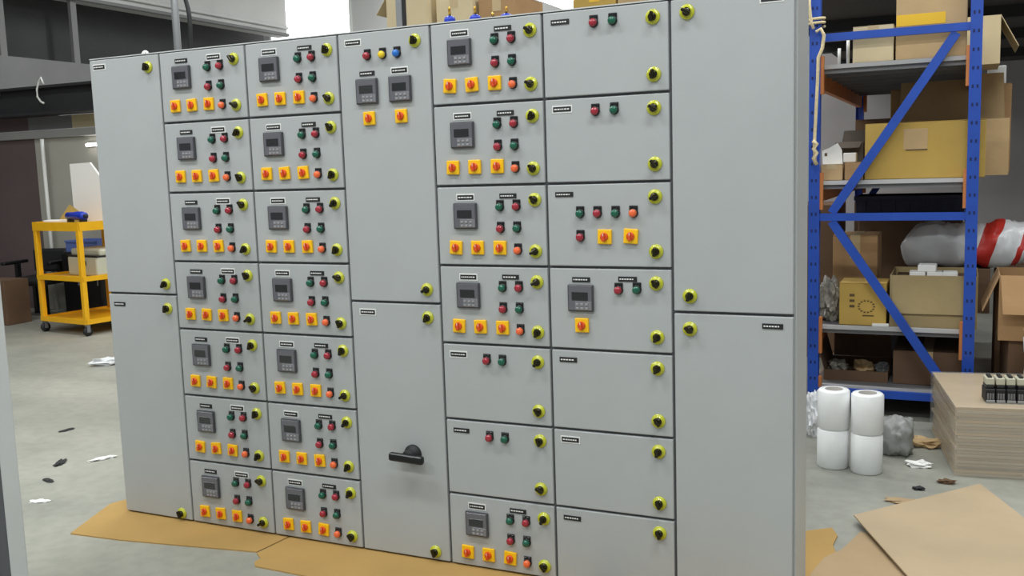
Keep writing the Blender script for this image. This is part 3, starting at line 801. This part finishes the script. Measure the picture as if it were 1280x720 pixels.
p = onct(-.08, .42, ztop); tag(obj('spool', G().lathe('white_paint', [(.03, 0), (.04, .004), (.04, .01), (.022, .014), (.022, .07), (.04, .074), (.04, .08), (.0, .08)], 16), None, p), 'white cable spool beside the blue power tool', 'spool')
# white sheet-metal plate standing on the far side of the tray
pw = onct(-.02, .62, ztop)
yw = pw.y
a_ = [ony(u, v, yw) for u, v in ((88, 205), (113, 203), (124, 218), (132, 236), (136, 268), (94, 268))]
zb_ = ztop
poly = [(p.x, max(p.z, zb_) if i not in (4, 5) else zb_) for i, p in enumerate(a_)]
g = G(); g.prism('paper', poly, -.012, .012, Matrix.Translation((0, yw, 0)) @ Matrix.Rotation(R(90), 4, 'X'))
tag(obj('sheet_metal_cover', g), 'white sheet-metal cover with a clipped corner standing on the trolley', 'metal cover')
# machine on the middle shelf
mt = thing('bench_machine', 'beige bench machine with a black knob on the trolley middle shelf', 'machine', onct(-.27, .36, zsh), CR); mt.scale = (1.25, 1.1, 1.2)
g = G(); g.box('machine_beige', -.20, .21, -.16, .2, 0, .17, .02, 2); g.box('machine_beige', -.20, .21, -.12, .2, .17, .235, .02, 2); obj('housing', g, mt)
obj('band', G().box('black_matte', -.202, .212, -.161, .2, .165, .178), mt)
obj('knob', G().lathe('black_plastic', [(.035, 0), (.035, .02), (.028, .03), (0, .03)], 16, '-Y', Matrix.Translation((.03, -.161, .11))), mt)
# pole, cabinet, crate, chair behind the trolley
pp = ony(72, 392, 5.1)
pz = ony(50, 174, pp.y).z
pol = thing('steel_pole', 'thin white steel pole standing behind the trolley', 'pole', (pp.x, pp.y, 0))
obj('shaft', G().lathe('white_paint', [(.022, .006), (.022, pz)], 12), pol); obj('base_plate', G().box('white_paint', -.06, .06, -.06, .06, 0, .006), pol)
cb = thing('low_cabinet', 'black low cabinet behind the yellow trolley', 'cabinet', (-5.60, 4.93, 0))
zc = ony(75, 315, 4.72).z
g = G(); g.box('black_matte', -.30, .30, -.2, .2, .04, zc, .005); obj('body', g, cb)
obj('plinth', G().box('gasket', -.28, .28, -.18, .18, 0, .04), cb)
for x in (-.15, .15):
    dd = obj('door', G().box('black_plastic', x-.145, x+.145, -.212, -.2, .06, zc-.02, .003), cb); obj('handle', G().box('pipe_grey', x+.10, x+.11, -.225, -.212, zc*.5, zc*.5+.1), dd)
bc = thing('storage_bin', 'blue storage bin on the black low cabinet', 'bin', (-5.62, 4.93, zc))
g = G(); g.box('crate_blue', -.25, .25, -.16, -.15, 0, .13); g.box('crate_blue', -.25, .25, .15, .16, 0, .13); g.box('crate_blue', -.25, -.24, -.15, .15, 0, .13); g.box('crate_blue', .24, .25, -.15, .15, 0, .13); g.box('crate_blue', -.24, .24, -.15, .15, 0, .01)
obj('bin_body', g, bc); obj('rim', G().box('crate_blue', -.26, .26, -.172, -.16, .11, .13), bc)
pch = ong(40, 402)
ch = thing('office_chair', 'black armchair standing left of the yellow trolley', 'chair', (pch.x-.30, 4.74, 0), R(14))
obj('seat', G().box('black_matte', -.25, .25, -.25, .25, .38, .47, .03, 2), ch)
obj('backrest', G().box('black_matte', -.23, .23, .22, .28, .50, .78, .03, 2), ch)
for s in (-1, 1):
    a = obj('armrest', G().box('black_plastic', s*.30-.03, s*.30+.03, -.22, .2, .62, .66, .012, 2), ch)
    obj('armrest_support', G().box('black_plastic', s*.28-.02, s*.28+.02, -.02, .04, .42, .62), a)
    for q in (-1, 1):
        obj('leg', G().box('black_plastic', s*.22-.02, s*.22+.02, q*.2-.02, q*.2+.02, 0, .38), ch)
pbx = ong(30, 404)
carton('dark brown carton on the floor beside the black armchair', pbx.x-.50, pbx.x-.02, 4.05, 4.36, 0, .50, 'carton_dark')
# small tube light on the partition
pl = ony(112, 183, 5.1)
tl = thing('tube_light', 'small lit tube light on the left partition', 'light', (pl.x, 5.2, pl.z))
obj('housing', G().box('white_paint', -.12, .5, -.03, 0, .0, .05, .005), tl)
obj('tube', G().lathe('tube_light', [(.016, -.11), (.016, .48)], 12, 'X', Matrix.Translation((0, -.045, .02))), tl)
# white cable end dangling from the dark beam
cpts = [ony(u, v, 4.88) for u, v in ((51, 97), (48, 103), (46, 112), (47, 121), (51, 127), (55, 129))]
cpts = [Vector((cpts[0].x+.02, 4.89, 2.70))]+cpts
tag(obj('white_cable', G().tube('white_paint', cpts, .012)), 'short white cable hooked over the dark steel beam', 'cable')

# ------------------------------------------------------------------ conduits, hidden rack with cartons behind the switchboard
pa = ony(220, 30, 2.2)
pi = thing('conduit_pipe', 'grey steel conduit pipe rising behind the left feeder columns', 'pipe', (pa.x, pa.y, 0))
obj('shaft', G().lathe('pipe_grey', [(.026, 0), (.026, 5.4)], 14), pi)
for zz in (2.2, 3.4): obj('coupling', G().lathe('pipe_grey', [(.031, zz), (.031, zz+.06)], 14), pi)
pk = ony(236, 30, 2.24)
tag(obj('hanging_cable', G().tube('cable_black', [ony(u, v, 2.24) for u, v in ((231, -25), (232, 0), (235, 10), (237, 22), (238, 40), (238, 80), (238, 120))]+[Vector((pk.x+.01, 2.24, .02))], .016)), 'black cable running down beside the grey conduit pipe', 'cable')
pa2 = ony(501, 15, 1.6)
pi2 = thing('square_column', 'slim grey steel column beside the stacked cartons behind the switchboard', 'column', (pa2.x, pa2.y, 0))
g = G(); g.box('pipe_grey', -.022, .016, -.02, .02, 0, 5.4, .003); obj('shaft', g, pi2)
obj('edge_strip', G().box('black_matte', .016, .024, -.012, .02, 0, 5.4), pi2)
RZ = 2.30
rack('plain blue rack behind the switchboard carrying cartons', .55, 2.35, 2.0, 3.2, [RZ, 1.2], 2.26, [('h', .4, 0), ('h', 1.9, 0)])
zz = RZ
def topbox(label, u0, u1, v0, y, d_, m, **k):
    carton(label, X(u0, 10, y), X(u1, 10, y), y, y+d_, zz, Z((u0+u1)/2, v0, y), m, **k)
topbox('pale carton with a drooping flap behind the switchboard', 483, 534, -8, 2.35, .4, 'carton_pale', top='open', flaps=(None, None, 140, None))  # pale board here and on the next carton stands in for strong backlight
topbox('tan carton beside the slim grey column behind the switchboard', 545, 590, -14, 2.4, .45, 'carton_pale', tape='tape_clear')
topbox('brown carton behind the blue insulators on the hidden rack', 598, 644, -6, 2.45, .45, 'carton_brown', tape='tape_clear')
topbox('ochre carton near the tube light behind the switchboard', 716, 770, -16, 2.3, .5, 'carton_yellow', tape='tape_yellow')
topbox('dark tan carton at the end of the hidden rack', 772, 826, -16, 2.3, .5, 'carton_tan')
# blue busbar insulators with brass studs on the roof of the switchboard
zt0 = HT+.004
for u, s_, lb in ((562, 1.0, 'tallest blue insulator with a brass stud on the switchboard roof'), (594, .9, 'second blue insulator with a brass stud on the switchboard roof'),
                  (616, .55, 'low blue insulator with a brass stud on the switchboard roof'), (633, .75, 'blue insulator nearest the tube light on the switchboard roof')):
    p = ony(u, 20, .2)
    t = thing('busbar_insulator', lb, 'insulator', (p.x, .2, zt0)); t.scale = (.85, .85, s_*.8)
    obj('insulator_body', G().lathe('tool_blue', [(.026, 0), (.026, .028), (.020, .034), (.027, .042), (.024, .058), (.012, .066), (0, .066)], 14), t)
    obj('stud', G().lathe('brass', [(.006, .066), (.006, .105), (.003, .112), (0, .112)], 10), t)
# fluorescent batten hanging behind
pt0, pt1 = ony(694, 3, 4.2), None
fb_ = thing('hanging_batten_light', 'bright fluorescent batten hanging behind the switchboard', 'light', (pt0.x, 4.2, pt0.z+.02))
obj('housing', G().box('white_paint', -.09, .09, -1.2, .6, .03, .09, .006), fb_)
for x in (-.045, .045): obj('tube', G().lathe('tube_light', [(.028, -1.15), (.028, .55)], 12, 'Y', Matrix.Translation((x, 0, 0))), fb_)
for y in (-1.0, .4): obj('suspension_rod', G().lathe('pipe_grey', [(.006, .09), (.006, 5.4-(pt0.z+.02))], 8, mtx=Matrix.Translation((0, y, 0))), fb_)

# ------------------------------------------------------------------ second grey cabinet, its edge in view at the left
d_ = ray(28, 640); tpar = 3.45/Vector((d_.x, d_.y, 0)).length
pe = CAM+d_*tpar
ang = math.atan2(d_.y, d_.x)-math.pi/2
gc = thing('grey_cabinet', 'light grey steel cabinet with black door seal, only its edge beside the switchboard', 'cabinet', (pe.x, pe.y, 0), ang)
obj('corner_post', G().box('side_grey', -.05, 0, 0, .4, 0, 2.0, .002), gc)
obj('door_seal', G().box('gasket', -.088, -.05, .006, .4, .02, 2.0), gc)
obj('door', G().box('white_paint', -.50, -.088, -.004, .4, .02, 2.0, .003), gc)
